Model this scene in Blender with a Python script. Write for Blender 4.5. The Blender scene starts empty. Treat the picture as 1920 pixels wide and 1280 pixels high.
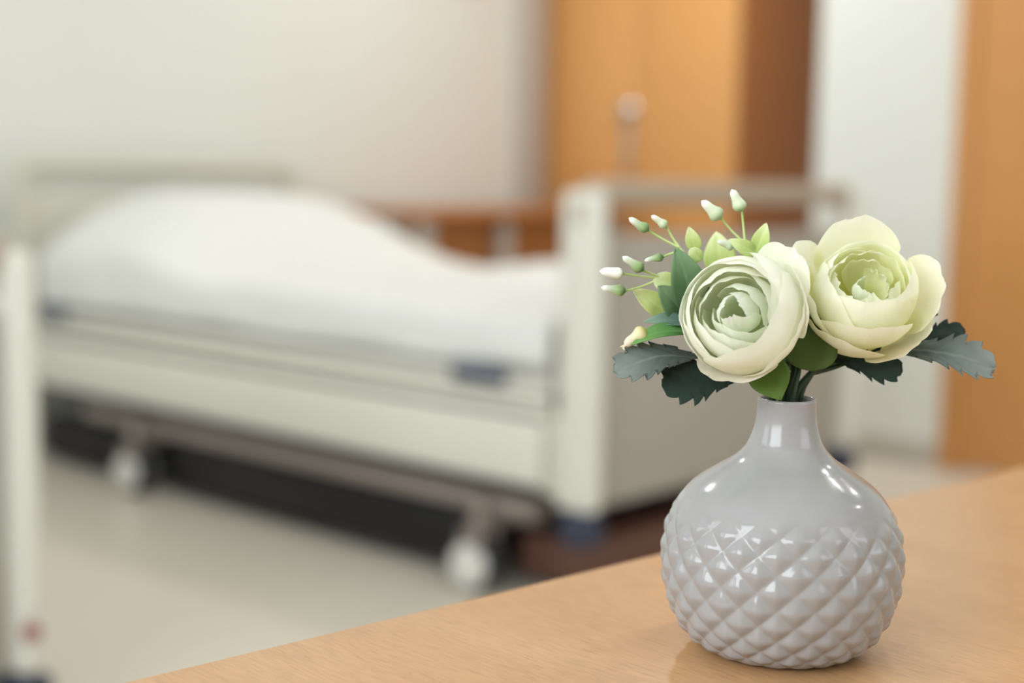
import bpy, bmesh, math, random
from math import sin, cos, pi, radians, sqrt, tan
from mathutils import Vector, Matrix, noise

random.seed(7)
sc = bpy.context.scene
C = bpy.context.scene.collection
V = Vector

# ------------------------------------------------------------------ camera
AZ, PITCH, ROLL, FPX = radians(48), radians(6.6), .018, 2667.
CAM = V((0, 0, .91))
HDIR = V((sin(AZ), cos(AZ), 0))                      # horizontal view direction
RIGHT = V((cos(AZ), -sin(AZ), 0))
_f = HDIR * cos(PITCH) - V((0, 0, 1)) * sin(PITCH)
_u0 = RIGHT.cross(_f)
_r = RIGHT * cos(ROLL) + _u0 * sin(ROLL)
_u = -RIGHT * sin(ROLL) + _u0 * cos(ROLL)
cam = bpy.data.cameras.new('camera')
cam.sensor_width = 36
cam.lens = 36 * FPX / 1920
cam.clip_start = .02
co = bpy.data.objects.new('camera', cam)
C.objects.link(co)
m3 = Matrix((_r, _u, -_f)).transposed()
co.matrix_world = Matrix.Translation(CAM) @ m3.to_4x4()
cam.dof.use_dof = True
cam.dof.focus_distance = .50
cam.dof.aperture_fstop = 4.2
cam.dof.aperture_blades = 9
sc.camera = co

# ------------------------------------------------------------------ world, exposure
sc.view_settings.view_transform = 'Standard'
sc.view_settings.look = 'None'
sc.view_settings.gamma = 1
sc.view_settings.use_curve_mapping = False
sc.view_settings.exposure = 0.15
sc.cycles.diffuse_bounces = 8
w = bpy.data.worlds.new('overcast_sky')
sc.world = w
w.use_nodes = True
w.node_tree.nodes['Background'].inputs[0].default_value = (.80, .88, 1.0, 1)
w.node_tree.nodes['Background'].inputs[1].default_value = 1.1


def area(name, loc, target, sx, sy, power, col, shape='RECTANGLE'):
    l = bpy.data.lights.new(name, 'AREA')
    l.shape = shape
    l.size = sx
    if shape in ('RECTANGLE', 'ELLIPSE'):
        l.size_y = sy
    l.energy = power
    l.color = col
    o = bpy.data.objects.new(name, l)
    C.objects.link(o)
    o.location = loc
    o.rotation_euler = (V(target) - V(loc)).to_track_quat('-Z', 'Y').to_euler()
    return o


# daylight just inside the two windows of the left wall and the one behind the camera
area('daylight', (-1.74, 2.45, 1.75), (1, 2.45, 1.6), 1.5, 1.3, 16, (.93, .97, 1))
area('daylight', (-1.74, .45, 1.75), (1, .45, 1.6), 1.5, 1.3, 44, (.90, .96, 1))
area('daylight', (1.0, -2.14, 1.75), (1.0, 1, 1.6), 1.5, 1.3, 11, (.95, .97, 1))


# ------------------------------------------------------------------ materials
def lin(c):
    c /= 255.
    return c / 12.92 if c <= .04045 else ((c + .055) / 1.055) ** 2.4


def col(r, g, b):
    return (lin(r), lin(g), lin(b), 1)


def mat(name, rgb, rough=.5, metal=0, var=.04, scale=8, bump=0, coat=0, spec=.5, rgb2=None, stretch=(1, 1, 1), detail=3):
    m = bpy.data.materials.new(name)
    m.use_nodes = True
    nt = m.node_tree
    b = nt.nodes['Principled BSDF']
    b.inputs['Roughness'].default_value = rough
    b.inputs['Metallic'].default_value = metal
    b.inputs['Coat Weight'].default_value = coat
    b.inputs['Coat Roughness'].default_value = .05
    b.inputs['Specular IOR Level'].default_value = spec
    tc = nt.nodes.new('ShaderNodeTexCoord')
    mp = nt.nodes.new('ShaderNodeMapping')
    mp.inputs['Scale'].default_value = stretch
    nz = nt.nodes.new('ShaderNodeTexNoise')
    nz.inputs['Scale'].default_value = scale
    nz.inputs['Detail'].default_value = detail
    nt.links.new(tc.outputs['Object'], mp.inputs['Vector'])
    nt.links.new(mp.outputs['Vector'], nz.inputs['Vector'])
    mx = nt.nodes.new('ShaderNodeMix')
    mx.data_type = 'RGBA'
    a = col(*rgb)
    if rgb2 is None:
        c1 = tuple(min(1, x * (1 + var)) for x in a[:3]) + (1,)
        c2 = tuple(x * (1 - var) for x in a[:3]) + (1,)
    else:
        c1, c2 = a, col(*rgb2)
    mx.inputs['A'].default_value = c1
    mx.inputs['B'].default_value = c2
    nt.links.new(nz.outputs['Fac'], mx.inputs['Factor'])
    nt.links.new(mx.outputs['Result'], b.inputs['Base Color'])
    if bump:
        bp = nt.nodes.new('ShaderNodeBump')
        bp.inputs['Strength'].default_value = bump
        bp.inputs['Distance'].default_value = .001
        nt.links.new(nz.outputs['Fac'], bp.inputs['Height'])
        nt.links.new(bp.outputs['Normal'], b.inputs['Normal'])
    return m


def organic(name, base, tip, mid=None, rough=.6, trans=.35, vein=0., noise_amt=.12, nscale=90, pos=.5, bump=.0, sss=0):
    """cloth petals and leaves: the dye runs along the piece (attribute 'along'), veins by 'across'"""
    m = bpy.data.materials.new(name)
    m.use_nodes = True
    nt = m.node_tree
    b = nt.nodes['Principled BSDF']
    out = nt.nodes['Material Output']
    b.inputs['Roughness'].default_value = rough
    b.inputs['Specular IOR Level'].default_value = .3
    at = nt.nodes.new('ShaderNodeAttribute')
    at.attribute_name = 'along'
    cr = nt.nodes.new('ShaderNodeValToRGB')
    e = cr.color_ramp.elements
    e[0].color = col(*base)
    e[1].color = col(*tip)
    if mid:
        n = e.new(pos)
        n.color = col(*mid)
    nt.links.new(at.outputs['Fac'], cr.inputs['Fac'])
    tc = nt.nodes.new('ShaderNodeTexCoord')
    nz = nt.nodes.new('ShaderNodeTexNoise')
    nz.inputs['Scale'].default_value = nscale
    nz.inputs['Detail'].default_value = 4
    nt.links.new(tc.outputs['Object'], nz.inputs['Vector'])
    mr = nt.nodes.new('ShaderNodeMapRange')
    mr.inputs['To Min'].default_value = 1 - noise_amt
    mr.inputs['To Max'].default_value = 1 + noise_amt
    nt.links.new(nz.outputs['Fac'], mr.inputs['Value'])
    mul = nt.nodes.new('ShaderNodeVectorMath')
    mul.operation = 'SCALE'
    nt.links.new(cr.outputs['Color'], mul.inputs[0])
    nt.links.new(mr.outputs['Result'], mul.inputs['Scale'])
    colour = mul.outputs['Vector']
    if vein:
        av = nt.nodes.new('ShaderNodeAttribute')
        av.attribute_name = 'vein'
        mx = nt.nodes.new('ShaderNodeMix')
        mx.data_type = 'RGBA'
        mx.inputs['B'].default_value = col(*tip)
        mv = nt.nodes.new('ShaderNodeMath')
        mv.operation = 'MULTIPLY'
        mv.inputs[1].default_value = vein
        nt.links.new(av.outputs['Fac'], mv.inputs[0])
        nt.links.new(mv.outputs[0], mx.inputs['Factor'])
        nt.links.new(colour, mx.inputs['A'])
        colour = mx.outputs['Result']
    nt.links.new(colour, b.inputs['Base Color'])
    if bump:
        wv = nt.nodes.new('ShaderNodeTexNoise')
        wv.inputs['Scale'].default_value = 900
        bp = nt.nodes.new('ShaderNodeBump')
        bp.inputs['Strength'].default_value = bump
        bp.inputs['Distance'].default_value = .0003
        nt.links.new(tc.outputs['Object'], wv.inputs['Vector'])
        nt.links.new(wv.outputs['Fac'], bp.inputs['Height'])
        nt.links.new(bp.outputs['Normal'], b.inputs['Normal'])
    tr = nt.nodes.new('ShaderNodeBsdfTranslucent')
    nt.links.new(colour, tr.inputs['Color'])
    ms = nt.nodes.new('ShaderNodeMixShader')
    ms.inputs['Fac'].default_value = trans
    nt.links.new(b.outputs[0], ms.inputs[1])
    nt.links.new(tr.outputs[0], ms.inputs[2])
    nt.links.new(ms.outputs[0], out.inputs['Surface'])
    return m


def emis(name, rgb, s):
    m = mat(name, rgb, .6)
    b = m.node_tree.nodes['Principled BSDF']
    b.inputs['Emission Color'].default_value = col(*rgb)
    b.inputs['Emission Strength'].default_value = s
    return m


M = dict(
    wall=mat('wall_paint', (221, 224, 218), .85, var=.015, scale=3),
    ceil=mat('ceiling_paint', (232, 233, 234), .9, var=.01),
    floor=mat('vinyl_floor', (212, 206, 192), .32, rgb2=(205, 198, 184), scale=14, detail=6, spec=.4),
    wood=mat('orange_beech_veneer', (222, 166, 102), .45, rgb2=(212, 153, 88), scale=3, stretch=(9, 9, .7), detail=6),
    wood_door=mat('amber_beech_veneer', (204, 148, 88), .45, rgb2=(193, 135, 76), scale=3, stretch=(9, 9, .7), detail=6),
    wood_d=mat('brown_beech_veneer', (192, 126, 76), .5, rgb2=(178, 112, 64), scale=3, stretch=(9, 9, .7), detail=6),  # beech darkened in colour for the faces turned from the window
    bench=mat('oiled_oak_board', (186, 122, 66), .5, rgb2=(168, 104, 54), scale=3, stretch=(1, 9, 9), detail=6),
    cream=mat('cream_plastic', (218, 217, 207), .4, var=.02),
    panel=mat('grey_laminate', (166, 160, 151), .5, var=.02),
    khaki=mat('khaki_laminate', (200, 198, 184), .5, var=.02),
    rail=mat('taupe_rail', (172, 158, 142), .5, var=.02),
    umber=mat('umber_plastic', (96, 62, 50), .5, var=.03),  # only on the box added for shade under the foot end
    steel=mat('painted_steel', (146, 136, 128), .4, metal=.2, var=.03),
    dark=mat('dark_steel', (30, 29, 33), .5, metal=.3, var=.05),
    chrome=mat('brushed_metal', (190, 188, 186), .3, metal=.9, var=.03),
    white=mat('white_plastic', (222, 222, 216), .35, var=.01),
    linen=mat('white_linen', (220, 221, 217), .9, var=.02, scale=40, bump=.15),
    mattr=mat('mattress_cover', (215, 213, 203), .8, var=.02, scale=30),
    navy=mat('navy_rubber', (44, 52, 72), .6, var=.05),
    blue=mat('slate_blue_plastic', (84, 90, 108), .5, var=.05),
    tyre=mat('black_rubber', (34, 34, 40), .7, var=.05),
    red=mat('red_plastic', (150, 78, 80), .5, var=.02),
    glaze=mat('white_glaze', (154, 153, 153), .15, var=.012, scale=60, spec=.5),
    duct=mat('grey_duct', (186, 178, 168), .6, var=.02),
    lamp=emis('lamp_diffuser', (255, 246, 232), 3),
)


def tabletop_mat():
    m = bpy.data.materials.new('beech_laminate')
    m.use_nodes = True
    nt = m.node_tree
    b = nt.nodes['Principled BSDF']
    tc = nt.nodes.new('ShaderNodeTexCoord')

    def nz(sc_, st, det, dist=0):
        mp = nt.nodes.new('ShaderNodeMapping')
        mp.inputs['Scale'].default_value = st
        n = nt.nodes.new('ShaderNodeTexNoise')
        n.inputs['Scale'].default_value = sc_
        n.inputs['Detail'].default_value = det
        n.inputs['Distortion'].default_value = dist
        nt.links.new(tc.outputs['Object'], mp.inputs['Vector'])
        nt.links.new(mp.outputs['Vector'], n.inputs['Vector'])
        return n.outputs['Fac']
    broad = nz(5, (6, 1, 1), 3, .4)
    fine = nz(80, (9, 1, 1), 6)
    flecks = nz(520, (1.5, .2, 1), 2)
    mx = nt.nodes.new('ShaderNodeMix')
    mx.data_type = 'RGBA'
    mx.inputs['A'].default_value = col(203, 163, 120)
    mx.inputs['B'].default_value = col(187, 141, 96)
    nt.links.new(broad, mx.inputs['Factor'])
    cr = nt.nodes.new('ShaderNodeValToRGB')
    cr.color_ramp.elements[0].position = .35
    cr.color_ramp.elements[1].position = .65
    cr.color_ramp.elements[0].color = (.90, .88, .86, 1)
    cr.color_ramp.elements[1].color = (1.06, 1.06, 1.06, 1)
    nt.links.new(fine, cr.inputs['Fac'])
    cf = nt.nodes.new('ShaderNodeValToRGB')
    cf.color_ramp.elements[0].position = .30
    cf.color_ramp.elements[1].position = .42
    cf.color_ramp.elements[0].color = (.86, .80, .75, 1)
    cf.color_ramp.elements[1].color = (1, 1, 1, 1)
    nt.links.new(flecks, cf.inputs['Fac'])
    m1 = nt.nodes.new('ShaderNodeMix')
    m1.data_type = 'RGBA'
    m1.blend_type = 'MULTIPLY'
    m1.inputs['Factor'].default_value = 1
    nt.links.new(mx.outputs['Result'], m1.inputs['A'])
    nt.links.new(cr.outputs['Color'], m1.inputs['B'])
    m2 = nt.nodes.new('ShaderNodeMix')
    m2.data_type = 'RGBA'
    m2.blend_type = 'MULTIPLY'
    m2.inputs['Factor'].default_value = 1
    nt.links.new(m1.outputs['Result'], m2.inputs['A'])
    nt.links.new(cf.outputs['Color'], m2.inputs['B'])
    nt.links.new(m2.outputs['Result'], b.inputs['Base Color'])
    b.inputs['Roughness'].default_value = .33
    bp = nt.nodes.new('ShaderNodeBump')
    bp.inputs['Strength'].default_value = .08
    bp.inputs['Distance'].default_value = .0005
    nt.links.new(fine, bp.inputs['Height'])
    nt.links.new(bp.outputs['Normal'], b.inputs['Normal'])
    return m


M['table'] = tabletop_mat()


# ------------------------------------------------------------------ helpers
class MB:
    """collects shapes; build() links them as ONE mesh object"""
    def __init__(s):
        s.bm = bmesh.new()

    def box(s, x0, x1, y0, y1, z0, z1, bev=0, seg=2):
        t = bmesh.new()
        bmesh.ops.create_cube(t, size=1)
        for v in t.verts:
            v.co = V(((x0 + x1) / 2 + v.co.x * (x1 - x0), (y0 + y1) / 2 + v.co.y * (y1 - y0), (z0 + z1) / 2 + v.co.z * (z1 - z0)))
        if bev:
            bmesh.ops.bevel(t, geom=t.edges[:], offset=bev, segments=seg, affect='EDGES', profile=.5)
        s._merge(t)
        return s

    def _merge(s, t):
        me = bpy.data.meshes.new('tmp')
        t.to_mesh(me)
        t.free()
        s.bm.from_mesh(me)
        bpy.data.meshes.remove(me)

    def tube(s, pts, rad, n=10, cap=True):
        pts = [V(p) for p in pts]
        if not hasattr(rad, '__len__'):
            rad = [rad] * len(pts)
        rings = []
        prev = None
        for i, p in enumerate(pts):
            d = (pts[min(i + 1, len(pts) - 1)] - pts[max(i - 1, 0)]).normalized()
            if prev is None:
                a = d.orthogonal().normalized()
            else:
                a = (prev - d * prev.dot(d)).normalized()
            prev = a
            b = d.cross(a)
            rings.append([s.bm.verts.new(p + (a * cos(2 * pi * k / n) + b * sin(2 * pi * k / n)) * rad[i]) for k in range(n)])
        for i in range(len(rings) - 1):
            for k in range(n):
                s.bm.faces.new((rings[i][k], rings[i][(k + 1) % n], rings[i + 1][(k + 1) % n], rings[i + 1][k]))
        if cap:
            s.bm.faces.new(rings[0][::-1])
            s.bm.faces.new(rings[-1])
        return s

    def disc(s, c, axis, prof, n=28):
        """lathe around axis through c; prof = [(offset along axis, radius)]"""
        ax = V(axis).normalized()
        a = ax.orthogonal().normalized()
        b = ax.cross(a)
        rings = []
        for h, r in prof:
            rings.append([s.bm.verts.new(V(c) + ax * h + (a * cos(2 * pi * k / n) + b * sin(2 * pi * k / n)) * max(r, 1e-4)) for k in range(n)])
        for i in range(len(rings) - 1):
            for k in range(n):
                s.bm.faces.new((rings[i][k], rings[i][(k + 1) % n], rings[i + 1][(k + 1) % n], rings[i + 1][k]))
        s.bm.faces.new(rings[0][::-1])
        s.bm.faces.new(rings[-1])
        return s

    def grid(s, f, nu, nv):
        g = [[s.bm.verts.new(f(i / nu, j / nv)) for j in range(nv + 1)] for i in range(nu + 1)]
        for i in range(nu):
            for j in range(nv):
                s.bm.faces.new((g[i][j], g[i + 1][j], g[i + 1][j + 1], g[i][j + 1]))
        return s

    def build(s, name, m, parent=None, smooth=True, angle=40):
        bmesh.ops.recalc_face_normals(s.bm, faces=s.bm.faces[:])
        me = bpy.data.meshes.new(name)
        s.bm.to_mesh(me)
        s.bm.free()
        me.materials.append(m)
        if smooth:
            me.polygons.foreach_set('use_smooth', [True] * len(me.polygons))
            if angle < 180:
                me.set_sharp_from_angle(angle=radians(angle))
        o = bpy.data.objects.new(name, me)
        C.objects.link(o)
        if parent:
            o.parent = parent
        return o


def thing(name, label, cat, loc=(0, 0, 0), rz=0, group=None):
    o = bpy.data.objects.new(name, None)
    o.empty_display_size = .05
    C.objects.link(o)
    o.location = loc
    o.rotation_euler = (0, 0, rz)
    return tag(o, label, cat, group)


def tag(o, label, cat, group=None):
    o['label'] = label
    o['category'] = cat
    if group:
        o['group'] = group
    return o


def struct(o):
    o['kind'] = 'structure'
    return o


def copy_tree(o, parent=None):
    c = o.copy()
    C.objects.link(c)
    if parent:
        c.parent = parent
    for ch in list(o.children):
        copy_tree(ch, c)
    return c


# ------------------------------------------------------------------ room shell
X0, X1, Y0, Y1, H = -1.8, 4.3, -2.2, 4.24, 2.7
XA = 6.0                                             # the entrance recess runs on to here
struct(MB().box(X0 - .1, XA + .1, Y0 - .1, Y1 + .1, -.1, 0).build('floor', M['floor'], smooth=False))
struct(MB().box(X0 - .1, XA + .1, Y0 - .1, Y1 + .1, H, H + .1).build('ceiling', M['ceil'], smooth=False))
struct(MB().box(X0 - .1, XA + .1, Y1, Y1 + .1, 0, H).build('wall_back', M['wall'], smooth=False))


def wall_with_holes(name, along, fixed, thick, a0, a1, holes):
    """a wall of boxes around rectangular openings (a0, a1, z0, z1)"""
    m = MB()

    def put(p0, p1, z0, z1):
        if along == 'y':
            m.box(fixed, fixed + thick, p0, p1, z0, z1)
        else:
            m.box(p0, p1, fixed, fixed + thick, z0, z1)
    cur = a0
    for h0, h1, z0, z1 in holes:
        put(cur, h0, 0, H)
        if z0 > 0:
            put(h0, h1, 0, z0)
        put(h0, h1, z1, H)
        cur = h1
    put(cur, a1, 0, H)
    return struct(m.build(name, M['wall'], smooth=False))


wall_with_holes('wall_left', 'y', X0 - .1, .1, Y0, Y1, [(-.35, 1.25, 1.05, 2.45), (1.65, 3.25, 1.05, 2.45)])
wall_with_holes('wall_front', 'x', Y0 - .1, .1, X0 - .1, X1 + .1, [(.2, 1.8, 1.05, 2.45)])
wall_with_holes('wall_right', 'y', X1, .1, Y0, 2.5, [(1.02, 2.0, 0, 2.1)])
struct(MB().box(X1 + .1, XA, 2.4, 2.5, 0, H).build('wall_recess', M['wall'], smooth=False))
struct(MB().box(XA, XA + .1, 2.4, Y1, 0, H).build('wall_hall', M['wall'], smooth=False))


def window(n, along, fixed, a0, a1, z0, z1):
    root = bpy.data.objects.new('window_%d' % n, None)
    C.objects.link(root)
    struct(root)

    def b(m, p0, p1, q0, q1, dep=.05, off=0):
        if along == 'y':
            m.box(fixed + off, fixed + off + dep, p0, p1, q0, q1, .004)
        else:
            m.box(p0, p1, fixed + off, fixed + off + dep, q0, q1, .004)
    f = MB()
    t = .05
    b(f, a0, a1, z0, z0 + t)
    b(f, a0, a1, z1 - t, z1)
    b(f, a0, a0 + t, z0 + t, z1 - t)
    b(f, a1 - t, a1, z0 + t, z1 - t)
    mid = (a0 + a1) / 2
    b(f, mid - .03, mid + .03, z0 + t, z1 - t)
    f.build('window_frame', M['white'], root, angle=30)
    s = MB()
    b(s, a0 - .03, a1 + .03, z0 - .03, z0, .12, .02 if fixed < 0 else -.04)
    s.build('window_sill', M['white'], root, angle=30)


window(1, 'y', X0 - .09, -.35, 1.25, 1.05, 2.45)
window(2, 'y', X0 - .09, 1.65, 3.25, 1.05, 2.45)
window(3, 'x', Y0 - .09, .2, 1.8, 1.05, 2.45)

# the wooden door in the right wall, in its frame
d = bpy.data.objects.new('door_1', None)
C.objects.link(d)
struct(d)
MB().box(X1 - .012, X1 + .03, 1.06, 1.94, .01, 2.05, .003).build('door_leaf', M['wood_door'], d, angle=30)
fr = MB()
fr.box(X1 - .02, X1 + .1, 1.94, 2.0, 0, 2.1, .004).box(X1 - .02, X1 + .1, 1.02, 1.06, 0, 2.1, .004).box(X1 - .02, X1 + .1, 1.06, 1.94, 2.06, 2.1, .004)
fr.build('door_frame', M['wood_door'], d, angle=30)
hd = MB()
hd.disc((X1 - .012, 1.16, 1.05), (-1, 0, 0), [(0, .026), (.008, .026), (.01, .022)])
hd.tube([(X1 - .02, 1.16, 1.05), (X1 - .06, 1.16, 1.05), (X1 - .065, 1.18, 1.05), (X1 - .065, 1.29, 1.05)], .009)
hd.build('door_handle', M['chrome'], d)
struct(MB().box(X0, 4.68, Y1 - .012, Y1, 0, .08, .003).build('baseboard_back', M['duct'], angle=30))
struct(MB().box(X1 - .012, X1, 2.0, 2.5, 0, .08, .003).build('baseboard_right', M['duct'], angle=30))
struct(MB().box(X1 - .012, X1, Y0, 1.02, 0, .08, .003).build('baseboard_right', M['duct'], angle=30))
struct(MB().box(X0, X0 + .012, Y0, Y1, 0, .08, .003).build('baseboard_left', M['duct'], angle=30))
struct(MB().box(4.70, 4.86, Y1 - .05, Y1, 0, H, .006).build('trim_1', M['duct'], angle=30))

# ------------------------------------------------------------------ ceiling lamps
for i, (lx, ly, rr, en) in enumerate([(1.36, 2.95, .13, 10), (1.05, .28, .07, 4), (2.24, .0, .13, 9), (3.15, -.05, .10, 4), (2.6, -.95, .10, 4), (3.8, 2.95, .13, 21)]):
    place = ['between the beds', 'over the wooden table', 'in front of the made bed', 'beside the wooden door', 'towards the wall behind', 'over the side table'][i]
    t = thing('ceiling_lamp', 'round white ceiling lamp ' + place, 'lamp', (lx, ly, H), group='round ceiling lamps')
    MB().disc((0, 0, 0), (0, 0, -1), [(0, rr + .03), (.03, rr + .028), (.04, rr + .015), (.035, rr)]).build('lamp_housing', M['white'], t)
    MB().disc((0, 0, -.034), (0, 0, -1), [(0, rr), (.008, rr * .95), (.012, rr * .6)]).build('lamp_shade', M['lamp'], t)
    area('lamp_light', (lx, ly, H - .06), (lx, ly, 0), rr * 2, rr * 2, en, (1, .985, .97), 'DISK')

# ------------------------------------------------------------------ wardrobe in the recess
wd = thing('wardrobe', 'tall orange beech wardrobe standing against the back wall beyond the made bed', 'wardrobe', (4.90, 3.22, 0))
WH = 2.45
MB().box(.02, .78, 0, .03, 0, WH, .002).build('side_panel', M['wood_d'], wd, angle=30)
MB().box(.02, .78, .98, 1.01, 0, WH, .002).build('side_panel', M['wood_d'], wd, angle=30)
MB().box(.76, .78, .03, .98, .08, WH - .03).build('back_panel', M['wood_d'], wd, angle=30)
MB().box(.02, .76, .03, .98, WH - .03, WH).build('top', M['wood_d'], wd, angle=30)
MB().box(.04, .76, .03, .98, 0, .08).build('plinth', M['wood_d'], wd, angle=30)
for k, (a, b_) in enumerate([(.0, .503), (.507, 1.01)]):
    dr = MB().box(0, .02, a, b_, .08, WH, .002).build('door', M['wood'], wd, angle=30)
    hy = .47 if k else .42
    if k:
        hh = MB()
        hh.disc((0, .545, 1.20), (-1, 0, 0), [(0, .045), (.006, .045), (.01, .04), (.03, .016), (.045, .024), (.055, .02)])
        hh.build('handle', M['chrome'], dr)
        MB().box(-.006, 0, .525, .565, .92, 1.16, .003).build('lock_plate', M['chrome'], dr, angle=30)

wr = MB().box(0, .62, -.022, 0, 0, .09, .004).build('wall_rail', M['bench'], angle=30)
wr.location = (3.86, Y1, 1.70)
tag(wr, 'narrow brown wooden rail high on the back wall above the side table', 'wall rail')

# low wooden side board / desk along the back wall
ds = thing('side_table', 'low brown wooden side table with grey metal legs by the back wall', 'table', (3.56, 3.62, 0))
MB().box(0, 1.20, 0, .56, .755, .785, .004).build('tabletop', M['bench'], ds, angle=30)
MB().box(.03, 1.17, .10, .13, .55, .755, .002).build('apron', M['bench'], ds, angle=30)
for lx in (.44, 1.12, .02):
    for ly in (.03, .49):
        MB().box(lx, lx + .05, ly, ly + .05, 0, .755, .005).build('leg', M['duct'], ds, angle=30)
MB().box(.06, 1.10, .15, .50, .40, .43, .003).build('shelf', M['dark'], ds, angle=30)


# ------------------------------------------------------------------ hospital beds
BW, BL = 1.12, 2.36


def end_board(root, name, y0, y1, top, dh, pmat, outward, postm):
    """two posts, the arched top rail and the panel of a foot or head board"""
    for px_ in (0, BW - .045):
        p = MB().box(px_, px_ + .045, y0, y1, .215 + dh, top - .02 + dh, .016, 4).build('post', postm, root)
        MB().disc((px_ + .0225, (y0 + y1) / 2 + outward * .01, .145 + dh), (0, 0, 1),
                  [(0, .03), (.008, .046), (.05, .048), (.062, .036), (.072, .02)]).build('bumper', M['navy'], p)
    yc = (y0 + y1) / 2
    r = MB()
    pts = [(.022, yc, top - .09 + dh), (.022, yc, top - .05 + dh), (.03, yc, top - .034 + dh), (.045, yc, top - .026 + dh), (.08, yc, top - .025 + dh)]
    pts += [(BW - x, y, z) for x, y, z in reversed(pts)]
    r.tube(pts, .026, 14)
    r.build('top_rail', M['rail'] if outward < 0 else M['khaki'], root)
    MB().box(.04, BW - .04, yc - .016, yc + .016, .215 + dh, top - .115 + dh, .008, 3).build(name, pmat, root)


def make_bed(label, loc, dh, tint=None):
    root = thing('hospital_bed', label, 'bed', loc, group='white hospital beds')
    end_board(root, 'footboard', 0, .10, .905, dh, M['panel'], -1, M['cream'])
    end_board(root, 'headboard', BL - .07, BL, .945, dh, M['khaki'], 1, M['khaki'])
    for sx in (0, 1):
        xo = .005 if sx == 0 else BW - .03
        MB().box(xo, xo + .025, .12, BL - .09, .25 + dh, .395 + dh, .008, 3).build('side_panel', M['cream'], root)
        MB().box(xo, xo + .03, .09, .14, .24 + dh, .41 + dh, .006, 3).build('corner_bracket', M['khaki'], root)
        sr = MB().box(xo - .004, xo + .024, .12, BL - .09, .405 + dh, .44 + dh, .012, 3).build('side_rail', M['cream'], root)
        MB().box(xo - .004, xo + .024, .12, BL - .09, .447 + dh, .484 + dh, .012, 3).build('side_rail', M['cream'], root)
        xh = -.014 if sx == 0 else BW - .004
        for yh in (.24, 2.02):
            MB().box(xh, xh + .02, yh, yh + .16, .462 + dh, .502 + dh, .009, 3).build('release_handle', M['blue'], sr)
    # mattress platform, running gear and boxes added for under-bed shade
    MB().box(.035, BW - .035, .10, BL - .07, .405 + dh, .435 + dh, .004).build('platform', M['dark'], root, angle=30)
    for xx in (.09, BW - .15):
        MB().box(xx, xx + .05, .15, BL - .15, .205 + dh, .25 + dh, .006).build('frame_tube', M['dark'], root, angle=30)
        MB().box(xx + .0, xx + .05, .22, 1.80, .135, .195, .008).build('chassis_tube', M['steel'], root, angle=30)
    MB().box(.002, .045, .16, 1.95, .175, .215, .008).build('chassis_tube', M['steel'], root, angle=30)
    MB().box(.03, BW - .16, 1.72, 2.22, .02, .15, .02).build('undercarriage_cover', M['dark'], root, angle=30)  # dark box added as the shade below the head end
    for yy in (.27, 1.60):
        MB().box(.02, BW - .02, yy, yy + .06, .14, .19, .008).build('cross_member', M['steel'], root, angle=30)
    MB().box(.14, BW - .14, .45, .52, .16, .42 + dh, .006).build('lifting_arm', M['dark'], root, angle=30)
    MB().box(.14, BW - .14, 1.40, 1.47, .16, .42 + dh, .006).build('lifting_arm', M['dark'], root, angle=30)
    MB().box(.40, BW - .40, .6, 1.3, .2, .34 + dh, .02).build('motor_housing', M['dark'], root, angle=30)
    MB().box(.03, BW - .16, .36, 1.56, .02, .165, .02).build('undercarriage_cover', M['dark'], root, angle=30)  # dark box added where the floor under the bed lies in shade
    MB().box(.06, BW - .06, .06, .25, .03, .13, .02).build('cross_beam_cover', M['umber'], root, angle=30)  # brown box added for the dim brown floor below the footboard
    for cx_, sgn in ((-.02, 1), (BW + .02, -1)):
        for cy_ in (.295, 1.63):
            f = MB()
            f.disc((cx_, cy_, .135), (0, 0, 1), [(0, .02), (.075, .02)], 16)
            f.box(cx_ - .034, cx_ - .026, cy_ - .028, cy_ + .03, .05, .14, .003)
            f.box(cx_ + .026, cx_ + .034, cy_ - .028, cy_ + .03, .05, .14, .003)
            f.box(cx_ - .034, cx_ + .034, cy_ - .03, cy_ + .032, .128, .142, .004)
            fo = f.build('castor', M['steel'], root, angle=35)
            MB().disc((cx_, cy_ + .005, .0625), (1, 0, 0), [(-.024, .046), (-.022, .058), (-.012, .062), (.012, .062), (.022, .058), (.024, .046)]).build('tyre', M['tyre'], fo)
            MB().disc((cx_, cy_ + .005, .0625), (1, 0, 0), [(-.040, .03), (-.038, .046), (-.024, .050), (.024, .050), (.038, .046), (.040, .03)]).build('wheel_cover', M['white'], fo)
    return root


def duvet_height(x, y):
    """top of the bedclothes over the bed, in bed coordinates"""
    hump = math.exp(-((y - 2.00) / (.50 if y < 2.0 else .36)) ** 4) * .215
    ridge = math.exp(-((y - 1.05) / .18) ** 2) * .012
    far = math.exp(-((y - .88) / .17) ** 2 - ((x - .98) / .12) ** 2) * .03
    cx = (x - BW / 2) / (BW / 2)
    dome = 1 - .80 * abs(cx) ** 2.6
    n = noise.noise(V((x * 3.1, y * 2.3, 1.7))) * .012 + noise.noise(V((x * 8, y * 6, 4.2))) * .005
    return .632 + hump * dome + ridge + far + n - .02 * abs(cx) ** 4


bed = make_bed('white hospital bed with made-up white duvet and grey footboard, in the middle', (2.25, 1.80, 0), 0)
mt = MB().box(.05, BW - .05, .115, BL - .09, .44, .60, .04, 4).build('mattress', M['mattr'])
mt.location = (2.25, 1.80, 0)
tag(mt, 'thick pale mattress under the white duvet on the made-up bed', 'mattress')
pl = MB()


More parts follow.
